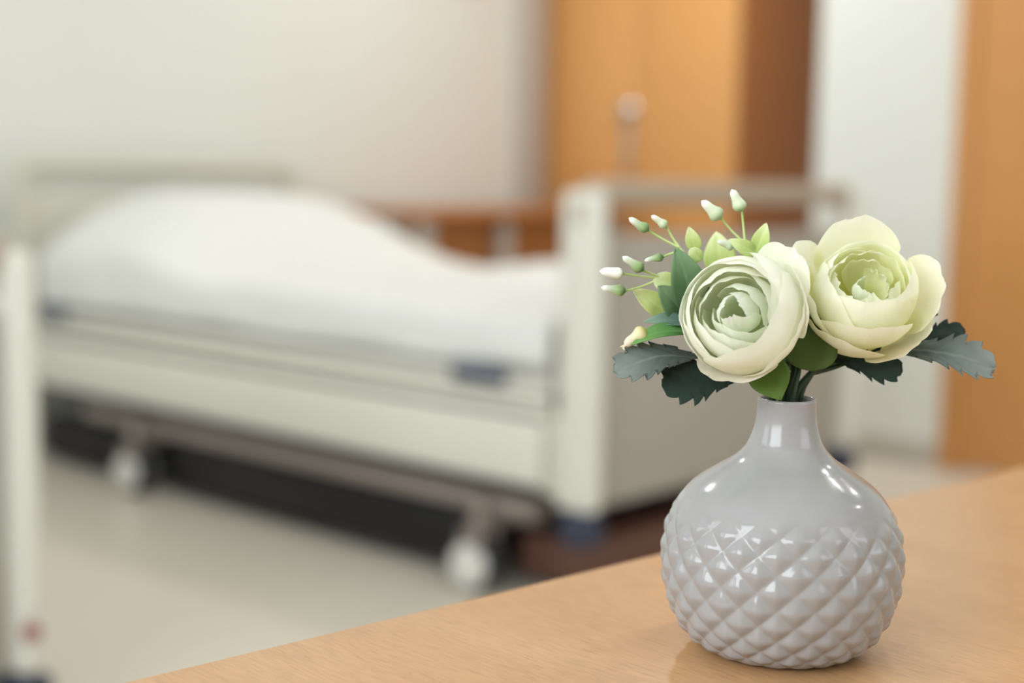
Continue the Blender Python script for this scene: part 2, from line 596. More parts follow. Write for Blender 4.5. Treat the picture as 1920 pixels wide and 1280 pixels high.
def pillow_pt(u, v, top):
    a, b = u * 2 - 1, v * 2 - 1
    e = max(0, (1 - abs(a) ** 3.2)) * max(0, (1 - abs(b) ** 3.2))
    z = .095 * e ** .45
    pinch = 1 - .06 * (1 - abs(a) ** 2) * abs(b) ** 3
    return V((a * .40 * (1 - .05 * (1 - b * b) * abs(a)), b * .27 * pinch, z if top else -z * .9))


for top in (True, False):
    pl.grid(lambda u, v: pillow_pt(u, v, top), 22, 18)
bmesh.ops.remove_doubles(pl.bm, verts=pl.bm.verts[:], dist=.0005)
po = pl.build('pillow', M['linen'], angle=180)
po.location = (2.25 + BW / 2, 1.80 + 1.985, .70)
po.rotation_euler = (radians(4), 0, 0)
tag(po, 'plump white pillow half under the duvet against the headboard', 'pillow')

dv = MB()


def duvet_pt(u, v):
    s = (u * 2 - 1) * 1.34
    y = .125 + v * 2.05
    edge = .03 * noise.noise(V((s * 2, y * 3, 9)))
    if abs(s) <= 1:
        x = BW / 2 + s * (BW / 2 - .01)
        z = duvet_height(x, y)
    else:
        k = abs(s) - 1
        sg = 1 if s > 0 else -1
        x0 = BW / 2 + sg * (BW / 2 - .01)
        zt = duvet_height(x0, y)
        fall = k / .34
        x = x0 + sg * (.012 * sin(min(1, fall * 2) * pi / 2) + .008 * noise.noise(V((y * 5, fall * 2, sg * 3))))
        z = zt - (zt - .505 - edge * .4) * fall
    return V((x, y, z))


dv.grid(duvet_pt, 64, 84)
do = dv.build('duvet', M['linen'], angle=180)
sm = do.modifiers.new('soft', 'SOLIDIFY')
sm.thickness = .022
sm.offset = -1
do.location = (2.25, 1.80, 0)
tag(do, 'smooth white duvet spread over the made-up bed, humped at the pillow', 'duvet')

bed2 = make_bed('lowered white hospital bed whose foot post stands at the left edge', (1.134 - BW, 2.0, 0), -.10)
MB().disc((BW - .03, -.004, .19), (0, -1, 0), [(0, .015), (.008, .014), (.012, .009)]).build('release_button', M['red'], bed2)
mt2 = MB().box(.05, BW - .05, .115, BL - .09, .34, .50, .04, 4).build('mattress', M['mattr'])
mt2.location = bed2.location
tag(mt2, 'bare pale mattress on the lowered bed behind the left foot post', 'mattress')

# ------------------------------------------------------------------ the beech table in the foreground
TZ = .74
tb = thing('wooden_table', 'light beech table with wood grain carrying the white vase', 'table', (.458, -.02, 0), -radians(6.04))
MB().box(-.75, .75, -.4, .4, TZ - .028, TZ, .0025, 2).build('tabletop', M['table'], tb, angle=35)
for sx in (-1, 1):
    for sy in (-1, 1):
        MB().box(sx * .68 - .03, sx * .68 + .03, sy * .33 - .03, sy * .33 + .03, 0, TZ - .028, .004).build('leg', M['table'], tb, angle=35)
for sy in (-1, 1):
    MB().box(-.65, .65, sy * .33 - .01, sy * .33 + .01, TZ - .1, TZ - .028, .002).build('apron', M['table'], tb, angle=35)
for sx in (-1, 1):
    MB().box(sx * .68 - .01, sx * .68 + .01, -.3, .3, TZ - .1, TZ - .028, .002).build('apron', M['table'], tb, angle=35)

# ------------------------------------------------------------------ the vase
VP = V((.447, .264, TZ)) - RIGHT * .0030
PROF = [(.0015, .0292), (.005, .0336), (.0117, .0382), (.02, .0414), (.0286, .0430), (.037, .0432), (.0453, .0417), (.052, .0390),
        (.058, .0350), (.062, .0306), (.0665, .0240), (.0705, .0180), (.0748, .0141), (.079, .0122), (.083, .0112), (.088, .0106), (.0918, .0105)]


def smooth_prof(P, n):
    """Catmull-Rom through the profile, resampled by arc length"""
    out = []
    for i in range(len(P) - 1):
        p0, p1, p2, p3 = P[max(i - 1, 0)], P[i], P[i + 1], P[min(i + 2, len(P) - 1)]
        for k in range(20):
            t = k / 20
            out.append(tuple(.5 * ((2 * p1[j]) + (-p0[j] + p2[j]) * t + (2 * p0[j] - 5 * p1[j] + 4 * p2[j] - p3[j]) * t * t + (-p0[j] + 3 * p1[j] - 3 * p2[j] + p3[j]) * t ** 3) for j in (0, 1)))
    out.append(P[-1])
    L = [0]
    for a, b in zip(out, out[1:]):
        L.append(L[-1] + math.hypot(b[0] - a[0], b[1] - a[1]))
    res = []
    j = 0
    for k in range(n + 1):
        s = L[-1] * k / n
        while j < len(L) - 2 and L[j + 1] < s:
            j += 1
        t = (s - L[j]) / (L[j + 1] - L[j])
        res.append((out[j][0] + (out[j + 1][0] - out[j][0]) * t, out[j][1] + (out[j + 1][1] - out[j][1]) * t))
    return res


def make_vase():
    NR, NZ, ND = 640, 300, 20
    P = smooth_prof(PROF, NZ)
    s_ = [0]
    for a, b in zip(P, P[1:]):
        s_.append(s_[-1] + math.hypot(b[0] - a[0], b[1] - a[1]) * ND / (2 * pi * (a[1] + b[1]) / 2) * 1.05)
    verts, faces = [], []
    for i, (z, r) in enumerate(P):
        a = P[max(i - 1, 0)]
        b = P[min(i + 1, NZ)]
        tz, tr = b[0] - a[0], b[1] - a[1]
        l = math.hypot(tz, tr)
        nr, nz_ = tz / l, -tr / l
        lowf = min(1, max(.0, z / .005))
        for k in range(NR):
            th = 2 * pi * k / NR
            fade = min(1, max(0, (.0575 - z + .004 * noise.noise(V((cos(th) * 2, sin(th) * 2, 5)))) / .013))
            fade = fade * fade * (3 - 2 * fade)
            amp = .0020 * fade * lowf * min(1, r / .040)
            if amp > 0:
                A = ND * th / (2 * pi)
                wob = .03 * sin(3 * th + z * 90)
                fa = (A + s_[i] + wob) % 1
                fb = (A - s_[i] + wob) % 1
                ta, tb_ = [.45 * (1 - abs(2 * f - 1)) + .55 * (.5 - .5 * cos(2 * pi * f)) for f in (fa, fb)]      # 0 in the grooves, 1 on the ridges
                q = -math.log(math.exp(-5 * ta) + math.exp(-5 * tb_)) / 5 + .139     # soft minimum: a rounded pyramid
                q = max(q, 0)
                q = q / (1 + .45 * q)
                d_ = amp * (q * 1.3 - .4)
            else:
                d_ = 0
            rr = r + nr * d_
            zz = max(.0, z + nz_ * d_)
            verts.append((rr * cos(th), rr * sin(th), zz))
    n_out = len(P)
    lip = [(.0923, .0103), (.0925, .0099), (.0923, .0095), (.0915, .0092), (.088, .0091), (.080, .0098), (.074, .0125), (.068, .0195), (.06, .030), (.045, .038), (.02, .037), (.006, .028), (.004, .001)]
    for z, r in lip:
        for k in range(NR):
            th = 2 * pi * k / NR
            verts.append((r * cos(th), r * sin(th), z))
    tot = n_out + len(lip)
    for i in range(tot - 1):
        for k in range(NR):
            k2 = (k + 1) % NR
            faces.append((i * NR + k, i * NR + k2, (i + 1) * NR + k2, (i + 1) * NR + k))
    # foot
    base = len(verts)
    for k in range(NR):
        th = 2 * pi * k / NR
        verts.append((.024 * cos(th), .024 * sin(th), 0))
    for k in range(NR):
        k2 = (k + 1) % NR
        faces.append((base + k, base + k2, k2, k))
    faces.append(tuple(base + k for k in range(NR))[::-1])
    me = bpy.data.meshes.new('vase')
    me.from_pydata(verts, [], faces)
    me.materials.append(M['glaze'])
    me.polygons.foreach_set('use_smooth', [True] * len(me.polygons))
    me.update()
    o = bpy.data.objects.new('vase', me)
    C.objects.link(o)
    return o


vase = make_vase()
vase.location = VP
vase.rotation_euler = (0, 0, radians(3))
tag(vase, 'small white glazed bud vase with diamond-quilted round body and narrow neck', 'vase')

# ------------------------------------------------------------------ bouquet: cloth flowers and sprays
MOUTH = VP + V((0, 0, .092))


def q(px, py, d):
    """a point seen at (px, py) that lies d centimetres beyond the vase's axis"""
    r = _f + _r * (px - 960) / FPX + _u * (640 - py) / FPX
    t = ((VP - CAM).dot(HDIR) + d * .01) / r.dot(HDIR)
    return CAM + r * t


def bez(pts, n):
    """Catmull-Rom through points"""
    pts = [V(p) for p in pts]
    out = []
    for i in range(len(pts) - 1):
        p0, p1, p2, p3 = pts[max(i - 1, 0)], pts[i], pts[i + 1], pts[min(i + 2, len(pts) - 1)]
        for k in range(n):
            t = k / n
            out.append(.5 * ((2 * p1) + (-p0 + p2) * t + (2 * p0 - 5 * p1 + 4 * p2 - p3) * t * t + (-p0 + 3 * p1 - 3 * p2 + p3) * t ** 3))
    out.append(pts[-1])
    return out


MF = dict(
    petalA=organic('cream_cloth_petal', (226, 233, 184), (249, 250, 241), (245, 247, 230), rough=.75, trans=.5, noise_amt=.02, nscale=60, pos=.4, bump=.25),
    petalB=organic('ivory_cloth_petal', (238, 238, 150), (250, 251, 239), (247, 248, 214), rough=.75, trans=.5, noise_amt=.02, nscale=60, pos=.42, bump=.25),
    core=organic('pale_green_core_petal', (214, 226, 186), (248, 251, 244), rough=.75, trans=.55, noise_amt=.04, nscale=60, bump=.25),
    leaf=organic('green_cloth_leaf', (70, 100, 64), (134, 166, 124), (92, 126, 86), rough=.55, trans=.25, vein=.5),
    leaf_b=organic('bluish_green_leaf', (74, 104, 92), (140, 168, 148), (104, 132, 118), rough=.55, trans=.2, vein=.4),
    leaf_bright=organic('bright_green_leaf', (70, 120, 62), (134, 180, 104), (98, 150, 80), rough=.5, trans=.3, vein=.3),
    leaf_pale=organic('pale_green_leaf', (186, 208, 124), (236, 242, 200), (208, 224, 148), rough=.5, trans=.35, vein=.3),
    leaf_olive=organic('olive_green_leaf', (84, 118, 50), (110, 142, 66), (98, 130, 56), rough=.55, trans=.3, vein=.2),
    leaf_deep=organic('deep_olive_leaf', (60, 84, 36), (86, 108, 48), (72, 96, 42), rough=.55, trans=.25, vein=.2),
    serr=organic('dusty_green_leaf', (58, 68, 62), (128, 136, 130), (86, 98, 92), rough=.8, trans=.08, vein=.6, noise_amt=.22),
    serr_dark=organic('dark_green_leaf', (26, 40, 34), (40, 58, 50), (30, 48, 40), rough=.75, trans=.06, vein=.3, noise_amt=.2),
    stem=organic('dark_green_stem', (34, 54, 36), (44, 66, 44), rough=.5, trans=0),
    twig=organic('light_green_stem', (150, 178, 100), (210, 222, 160), rough=.5, trans=0),
    bud=organic('white_tipped_bud', (62, 98, 56), (240, 242, 234), (150, 176, 120), rough=.4, trans=.05, pos=.38, noise_amt=.2, nscale=300),
    bud_w=organic('white_bud', (110, 146, 90), (244, 245, 240), (232, 236, 224), rough=.4, trans=.05, pos=.2, noise_amt=.06, nscale=300),
    bud_p=organic('pale_green_bud', (130, 160, 110), (242, 243, 234), (206, 218, 186), rough=.4, trans=.05, pos=.4, noise_amt=.1, nscale=300),
    bud_y=organic('cream_yellow_bud', (190, 176, 88), (236, 228, 206), (224, 218, 176), rough=.5, trans=.1, pos=.35),
)


def attr_mesh(name, verts, faces, along, vein, m, parent, thick=0):
    me = bpy.data.meshes.new(name)
    me.from_pydata(verts, [], faces)
    a = me.attributes.new('along', 'FLOAT', 'POINT')
    a.data.foreach_set('value', along)
    if vein:
        b = me.attributes.new('vein', 'FLOAT', 'POINT')
        b.data.foreach_set('value', vein)
    me.materials.append(m)
    me.polygons.foreach_set('use_smooth', [True] * len(me.polygons))
    o = bpy.data.objects.new(name, me)
    C.objects.link(o)
    if parent:
        o.parent = parent
        o.matrix_parent_inverse = Matrix.Translation(-V(parent.location))
    if thick:
        s = o.modifiers.new('thickness', 'SOLIDIFY')
        s.thickness = thick
        s.offset = 0
    return o


def interp(tab, t):
    n = len(tab) - 1
    x = min(max(t, 0), 1) * n
    i = min(int(x), n - 1)
    f = x - i
    p0, p1, p2, p3 = tab[max(i - 1, 0)], tab[i], tab[i + 1], tab[min(i + 2, n)]
    return tuple(.5 * (2 * b + (c - a) * f + (2 * a - 5 * b + 4 * c - d_) * f * f + (-a + 3 * b - 3 * c + d_) * f ** 3) for a, b, c, d_ in zip(p0, p1, p2, p3))


def frame(axis, up=V((0, 0, 1))):
    ez = V(axis).normalized()
    ex = up.cross(ez).normalized()
    return ex, ez.cross(ex), ez


def petal(parent, O, fr_, az, hw, prof, m, drop=.25, spiral=0, ripple=.0, seed=0, width=(.55, 1, 1, .95), nu=26, nv=30, pw=2.6, cup=0, thick=0, notch=0, twist=0):
    """one cloth petal: prof = (distance from the axis, height on it) from the claw to the rim, in metres"""
    ex, ey, ez = fr_
    vs, fs, al = [], [], []
    for i in range(nu + 1):
        t = i / nu
        for j in range(nv + 1):
            s = j / nv * 2 - 1
            te = t * (1 - drop * abs(s) ** pw - notch * math.exp(-(s / .22) ** 2))
            rho, h = interp(prof, te)
            wd_ = interp([(x,) for x in width], te)[0]
            a = az + hw * s * wd_ + twist * t
            k = 1 + spiral * s - cup * (1 - s * s) * t
            n1 = noise.noise(V((s * 2.2 + seed * 7.1, te * 1.8, seed * 3.3)))
            n2 = noise.noise(V((s * 5.5 + seed * 2.7, te * 3.0, seed * 1.9)))
            n3 = noise.noise(V((s * 13 + seed * 1.3, te * 4.0, seed * .7)))
            rip = ripple * te * te * (n1 + .5 * n2 + .08 * n3)
            rho = rho * k + rip
            vs.append(O + ex * (rho * cos(a)) + ey * (rho * sin(a)) + ez * (h + rip * .7 * n2))
            al.append(te)
    for i in range(nu):
        for j in range(nv):
            A_ = i * (nv + 1) + j
            fs.append((A_, A_ + 1, A_ + nv + 2, A_ + nv + 1))
    return attr_mesh('petal', vs, fs, al, None, m, parent, thick)


def ball_prof(r, rim, base=8, depth=1., lip=0., n=9):
    """profile of a petal hugging a ball of radius r up to the polar angle rim (from the flower's axis)"""
    out = []
    for k in range(n):
        ph = radians(180 - base + (rim - 180 + base) * k / (n - 1))
        t = k / (n - 1)
        rr = r * (1 + lip * t ** 5)
        out.append((rr * sin(ph), rr * cos(ph) * depth))
    return out


def leaf(parent, base, tip, wid, face, m, bend=0., fold=.25, shape='ovate', serr=0, nserr=5, name='leaf', seed=0, twist=0, side=0., thick=.0003):
    """a leaf blade from base to tip; face = where its upper side looks"""
    base, tip = V(base), V(tip)
    L = (tip - base).length
    d = (tip - base).normalized()
    nrm = V(face)
    nrm = (nrm - d * nrm.dot(d)).normalized()
    sd = d.cross(nrm).normalized()
    nu, nv = (60, 24) if serr else (24, 12)
    vs, fs, al, ve = [], [], [], []
    for i in range(nu + 1):
        t = i / nu
        if shape == 'ovate':
            wt = sin(pi * min(1, t ** .75)) ** .75
        elif shape == 'round':
            wt = max(0, 1 - abs(2 * t - 1) ** 2.4) ** .5
        elif shape == 'lance':
            wt = sin(pi * t ** .9) ** .9
        elif shape == 'obovate':
            wt = .3 * t + .95 * max(0, 1 - abs((t - .62) / .62) ** 2.2) ** .6 if t < .62 else (.3 * t + .95) * max(0, 1 - ((t - .62) / .38) ** 2.2) ** .55
        elif shape == 'fan':
            wt = (.12 + .95 * min(1, t / .65) ** 1.3) * (max(0, 1 - max(0, (t - .6) / .4) ** 2.2)) ** .5
        tw = twist * t
        sdv = sd * cos(tw) + nrm * sin(tw)
        nv_ = nrm * cos(tw) - sd * sin(tw)
        for j in range(nv + 1):
            s = j / nv * 2 - 1
            w_ = wt * wid / 2
            tt = t
            if serr:
                ph = (t * nserr + (0.35 if s > 0 else 0)) % 1
                tooth = ph ** .8
                if t > .28:
                    w_ *= 1 - serr * (1 - tooth) * abs(s) ** 2 * min(1, (t - .28) * 6)
                tt = t + .5 * serr * (tooth - .5) * abs(s) ** 3 * (.25 if t < .97 else 0)
            c = base + d * (L * tt) + nv_ * (bend * L * sin(pi * t)) + sdv * (side * L * sin(pi * t))
            n1 = noise.noise(V((t * 3 + seed, s * 1.5, seed * 2.1)))
            vv = abs(((t * 6 - abs(s) * 1.6) % 1) - .5) * 2
            z = fold * w_ * (abs(s) ** 1.2) + wid * .06 * n1 + wid * .012 * vv * (serr > 0)
            vs.append(c + sdv * (s * w_) + nv_ * z)
            al.append(t)
            ve.append(max(0, 1 - abs(s) / .07) * .9 + max(0, 1 - vv * 6) * .35)
    for i in range(nu):
        for j in range(nv):
            A_ = i * (nv + 1) + j
            fs.append((A_, A_ + 1, A_ + nv + 2, A_ + nv + 1))
    return attr_mesh(name, vs, fs, al, ve, m, parent, thick)


def stalk(parent, pts, r0, r1, m, name='stem', n=8, seg=8):
    P = bez(pts, seg)
    vs, fs, al = [], [], []
    prev = None
    for i, p in enumerate(P):
        t = i / (len(P) - 1)
        d = (P[min(i + 1, len(P) - 1)] - P[max(i - 1, 0)]).normalized()
        a = d.orthogonal().normalized() if prev is None else (prev - d * prev.dot(d)).normalized()
        prev = a
        b = d.cross(a)
        r = r0 + (r1 - r0) * t
        for k in range(n):
            vs.append(p + (a * cos(2 * pi * k / n) + b * sin(2 * pi * k / n)) * r)
            al.append(t)
    for i in range(len(P) - 1):
        for k in range(n):
            fs.append((i * n + k, i * n + (k + 1) % n, (i + 1) * n + (k + 1) % n, (i + 1) * n + k))
    fs.append(tuple(range(n))[::-1])
    fs.append(tuple((len(P) - 1) * n + k for k in range(n)))
    return attr_mesh(name, vs, fs, al, None, m, parent)


def bud(parent, base, tip, wid, m, bendv=.06, seed=0, shape=0):
    """a waxy bud: fat green base, waist, rounded tip"""
    base, tip = V(base), V(tip)
    d = (tip - base)
    L = d.length
    d.normalize()
    a = d.orthogonal().normalized()
    b = d.cross(a)
    tab = [(.25,), (.80,), (1.0,), (1.0,), (.88,), (.74,), (.66,), (.62,), (.60,), (.54,), (.40,), (.04,)]
    if shape == 1:
        tab = [(.3,), (.85,), (1.0,), (.95,), (.88,), (.82,), (.78,), (.7,), (.5,), (.02,)]
    n, nu = 16, 22
    vs, fs, al = [], [], []
    for i in range(nu + 1):
        t = i / nu
        r = interp(tab, t)[0] * wid / 2
        cen = base + d * (L * t) + a * (bendv * L * sin(pi * t))
        for k in range(n):
            th = 2 * pi * k / n
            lump = 1 + .10 * sin(2 * th + seed) * (1 - t) + .10 * noise.noise(V((cos(th) + seed, sin(th), t * 3)))
            vs.append(cen + (a * cos(th) + b * sin(th)) * max(r, 1e-5) * lump)
            al.append(min(1, max(0, t + .10 * noise.noise(V((cos(th) * 2 + seed, sin(th) * 2, 2))))))
    for i in range(nu):
        for k in range(n):
            fs.append((i * n + k, i * n + (k + 1) % n, (i + 1) * n + (k + 1) % n, (i + 1) * n + k))
    fs.append(tuple(range(n))[::-1])
    fs.append(tuple(nu * n + k for k in range(n)))
    return attr_mesh('bud', vs, fs, al, None, m, parent)


def root_at(name, label, cat, group=None):
    return thing(name, label, cat, tuple(MOUTH), group=group)


TOCAM = (CAM - MOUTH).normalized()
UP = V((0, 0, 1))
BACK = HDIR
_k = [0]


def inside(dx, dy):
    """points through the mouth and down inside the vase"""
    m = MOUTH + RIGHT * dx + HDIR * dy
    return [VP + V((0, 0, .012)) + RIGHT * (dx * -1.8) + HDIR * (dy * -1.8), VP + V((0, 0, .07)) + RIGHT * dx * .6 + HDIR * dy * .6, m]


# ---- flower with the tight spiral of petals (left)
fa = root_at('ranunculus', 'left cream cloth ranunculus with tightly wrapped round petals', 'flower', 'cloth ranunculus flowers in the vase')
OA = q(1389, 589, -1.4)
axA = (TOCAM * 1.0 - RIGHT * .24 + UP * .12)
FA = frame(axA)
RA = .0213
sd_ = 1
outerA = [(-38, 82, 1.00, 43), (28, 58, .985, 50), (98, 84, .955, 57), (168, 80, .975, 64), (232, 72, .95, 58)]
innerA = [(.90, 54, 3, 70, 80), (.79, 49, 3, 10, 76), (.65, 46, 3, 140, 72), (.49, 43, 2, 60, 84)]
for a0, hw, rr, rim in outerA:
    petal(fa, OA, FA, radians(a0), radians(hw), ball_prof(RA * rr, rim, depth=.97, lip=.015), MF['petalA'],
          drop=.20, spiral=.03, ripple=.0012, seed=sd_, pw=2.6, width=(1, 1, 1, 1), nu=34, nv=40)
    sd_ += 1
for rr, rim, n, a0, hw in innerA:
    for j in range(n):
        az = radians(a0 + 360 / n * j + random.uniform(-16, 16))
        petal(fa, OA, FA, az, radians(hw), ball_prof(RA * rr, rim + random.uniform(-6, 6), depth=.97, lip=.02), MF['petalA'],
              drop=.28, spiral=.055, ripple=.0012, seed=sd_, pw=2.2, width=(1, 1, 1, 1))
        sd_ += 1
for j in range(3):
    petal(fa, OA + FA[2] * RA * .12, FA, radians(120 * j + 40), radians(80), ball_prof(RA * .32, 26, depth=1.8), MF['core'], drop=.3, spiral=.1, ripple=.0012, seed=sd_, pw=2, width=(1, 1, 1, 1))
    sd_ += 1
# loose outer petals: the one hanging below and the one standing behind at the top right
petal(fa, OA, FA, radians(-92), radians(42), [(.002, -.021), (.010, -.0185), (.0165, -.0125), (.0205, -.006), (.0232, .0005), (.0245, .0045)], MF['petalA'], drop=.35, seed=71, ripple=.0012, width=(.9, 1, 1, .9))
petal(fa, OA, FA, radians(-30), radians(52), [(.002, -.021), (.011, -.018), (.0178, -.0115), (.0213, -.004), (.0224, .0025), (.0222, .0060)], MF['petalA'], drop=.25, seed=74, ripple=.0012, width=(.9, 1, 1, .95))
petal(fa, OA, FA, radians(56), radians(34), [(.002, -.021), (.011, -.019), (.0185, -.014), (.0235, -.0085), (.0268, -.004), (.0285, -.001)], MF['petalA'], drop=.45, seed=72, ripple=.0012, width=(.9, 1, .9, .75))
petal(fa, OA, FA, radians(20), radians(36), [(.002, -.021), (.011, -.018), (.0182, -.0125), (.0222, -.006), (.0236, .0), (.0236, .004)], MF['petalA'], drop=.3, seed=73, ripple=.0010, width=(.9, 1, 1, .9))
baseA = OA - FA[2] * RA * .95
stalk(fa, inside(-.0025, -.002) + [q(1462, 700, -.2), baseA + V((0, 0, -.006)) + RIGHT * .004, baseA], .0011, .0013, MF['stem'])
leaf(fa, q(1312, 668, .1), q(1150, 696, -.6), .0190, UP * .6 + TOCAM * .7, MF['serr'], bend=.10, fold=.10, shape='fan', serr=.42, nserr=7, seed=3)
leaf(fa, q(1402, 700, .3), q(1242, 722, -.5), .0200, TOCAM * .9 + UP * .35, MF['serr_dark'], bend=.02, fold=.08, shape='fan', serr=.40, nserr=7, seed=5)
stalk(fa, [baseA + V((0, 0, -.006)) + RIGHT * .004, q(1400, 692, .5), q(1312, 668, .1)], .0008, .0005, MF['stem'], 'leaf_stalk')
stalk(fa, [baseA + V((0, 0, -.006)) + RIGHT * .004, q(1440, 706, .4), q(1402, 700, .3)], .0008, .0006, MF['stem'], 'leaf_stalk')
leaf(fa, q(1424, 668, -.2), q(1464, 750, -1.2), .0150, TOCAM + RIGHT * .1, MF['leaf_olive'], bend=.03, fold=.12, shape='lance', seed=8)

# ---- flower with the open cup (right)
fb = root_at('ranunculus', 'right ivory cloth ranunculus with open cup and spreading outer petals', 'flower', 'cloth ranunculus flowers in the vase')
OB = q(1622, 546, .2)
axB = (TOCAM * 1.0 + RIGHT * .06 + UP * .48)
FB = frame(axB)
RB = .0184
cupB = [(-92, 78, .96, 40, 0), (-24, 58, .99, 47, 0), (203, 56, 1.01, 45, 0), (92, 84, .955, 60, 0), (32, 62, .90, 54, 0), (150, 62, .90, 52, 0), (-60, 60, .88, 46, 0),
        (62, 70, .80, 52, 1), (130, 62, .77, 48, 1), (-150, 58, .72, 46, 1), (-40, 55, .66, 46, 1), (80, 56, .60, 46, 1), (-95, 58, .50, 40, 2), (40, 52, .44, 40, 2)]
for a0, hw, rr, rim, kind in cupB:
    petal(fb, OB, FB, radians(a0), radians(hw), ball_prof(RB * rr, rim, depth=1.0, lip=.03), MF['petalB'],
          drop=.22, spiral=.035, ripple=(.0011, .0020, .0034)[kind], seed=sd_, pw=2.5, width=(1, 1, 1, 1), notch=(0, 0, .05)[kind], nu=32, nv=36)
    sd_ += 1
petal(fb, OB + FB[2] * RB * .1, FB, radians(200), radians(110), ball_prof(RB * .26, 40, depth=1.3), MF['core'], drop=.2, spiral=.1, ripple=.0018, seed=sd_, width=(1, 1, 1, 1))
G = lambda a, w_, pr, sdd, **k: petal(fb, OB, FB, radians(a), radians(w_), pr, MF['petalB'], seed=sdd, ripple=.0014, **k)
G(98, 42, [(.002, -.020), (.012, -.0185), (.0195, -.0125), (.0232, -.004), (.0246, .005), (.0242, .0125)], 81, drop=.35, width=(.9, 1, 1, .8))
G(168, 38, [(.002, -.020), (.012, -.018), (.0195, -.0115), (.0242, -.003), (.0275, .005), (.0290, .0110)], 82, drop=.38, width=(.9, 1, 1, .85))
G(196, 44, [(.002, -.020), (.011, -.0175), (.0180, -.011), (.0212, -.003), (.0222, .004), (.0215, .0105)], 86, drop=.3, width=(.9, 1, 1, .9))
G(241, 50, [(.002, -.020), (.0105, -.0202), (.0180, -.0166), (.0220, -.0098), (.0236, -.002), (.0240, .0044)], 83, drop=.38, width=(.9, 1, 1, .85))
G(-44, 42, [(.002, -.020), (.011, -.0196), (.0176, -.0165), (.0224, -.0122), (.0253, -.0076), (.0266, -.0032)], 84, drop=.42, width=(.9, 1, 1, .8))
G(8, 38, [(.002, -.020), (.012, -.0185), (.0195, -.0135), (.0238, -.0065), (.0262, .0005), (.0268, .006)], 85, drop=.38, width=(.9, 1, 1, .85))
G(268, 52, [(.002, -.020), (.011, -.0175), (.0178, -.011), (.0206, -.003), (.0212, .004), (.0200, .010)], 87, drop=.25, width=(.9, 1, 1, .95))
baseB = OB - FB[2] * RB * .95
stalk(fb, inside(.003, .001) + [q(1520, 700, .3), q(1560, 672, .8), baseB], .0011, .0013, MF['stem'])
leaf(fb, q(1668, 655, .8), q(1866, 690, .2), .0245, UP * .75 + TOCAM * .6, MF['serr'], bend=.07, fold=.10, shape='fan', serr=.42, nserr=7, seed=13)
leaf(fb, q(1700, 650, 1.2), q(1808, 618, 1.6), .0120, UP * .4 + TOCAM * .8, MF['serr_dark'], bend=.05, fold=.10, shape='fan', serr=.40, nserr=5, seed=15)
leaf(fb, q(1552, 668, .9), q(1692, 696, .5), .0145, TOCAM * .9 + UP * .3, MF['serr_dark'], bend=.04, fold=.10, shape='fan', serr=.42, nserr=6, seed=14)
stalk(fb, [q(1520, 700, .3), q(1560, 690, .8), q(1610, 672, 1), q(1668, 655, .8)], .0010, .0006, MF['stem'], 'leaf_stalk')
stalk(fb, [q(1520, 700, .3), q(1540, 685, .6), q(1552, 668, .9)], .0008, .0006, MF['stem'], 'leaf_stalk')
leaf(fb, q(1525, 578, .3), q(1524, 696, -.5), .0170, TOCAM, MF['leaf_deep'], bend=.04, fold=.10, shape='obovate', seed=9, side=.06)
stalk(fb, [q(1728, 604, 1.2), q(1742, 596, 1.2), q(1758, 588, 1.1)], .0004, .0005, MF['stem'], 'leaf_stalk')
leaf(fb, q(1512, 640, 1.0), q(1505, 556, .8), .0080, TOCAM, MF['leaf_bright'], bend=.02, fold=.2, shape='ovate', seed=10)


# ---- bud sprays
def spray(label, joints, buds, leaves, off):
    t = root_at('bud_spray', label, 'flower spray', 'white-tipped bud sprays in the vase')
    for pts, r0, r1 in joints:
        stalk(t, pts, r0, r1, MF['twig'])
    for (tip, base, wid, m, dd, join, dj) in buds:
        b = q(*base, dd)
        bud(t, b, q(*tip, dd - .1), wid, MF[m], seed=_k[0], bendv=random.uniform(-.05, .05), shape=1 if m == 'bud_w' else 0)
        _k[0] += 1
        mid = (b + q(*join, dj)) / 2 + V((0, 0, random.uniform(-.0006, .0006)))
        stalk(t, [b + (q(*join, dj) - b) * -.06, mid, q(*join, dj)], .00042, .00050, MF['twig'], 'bud_stalk', n=6, seg=5)
    for (base, tip, wid, face, m, shape, db, dt, kw) in leaves:
        leaf(t, q(*base, db), q(*tip, dt), wid, face, MF[m], shape=shape, seed=_k[0] * 1.7, **kw)
        _k[0] += 1
    return t


DK = 'stem'
s1 = spray('upper left bud spray with three buds and a dark folded leaf', [
    (inside(-.004, .001) + [q(1440, 690, .6), q(1370, 610, 1.2), q(1312, 520, .8), q(1292, 488, .5), q(1272, 462, .3)], .0011, .0005)],
    [((1179, 408), (1216, 432), .0042, 'bud', .2, (1274, 464), .3),
     ((1221, 404), (1250, 425), .0037, 'bud_p', .3, (1274, 464), .3),
     ((1208, 489), (1244, 481), .0030, 'bud', .5, (1283, 470), .4)],
    [((1302, 592), (1267, 464), .0135, TOCAM + RIGHT * .25, 'leaf', 'ovate', .1, -.2, dict(fold=.35, bend=.05, side=.02)),
     ((1306, 472), (1291, 425), .0056, TOCAM, 'leaf_pale', 'ovate', .3, .2, dict(fold=.2, bend=.05)),
     ((1314, 488), (1294, 466), .0050, TOCAM, 'leaf_pale', 'round', .3, .2, dict(fold=.2, bend=.05))], 0)
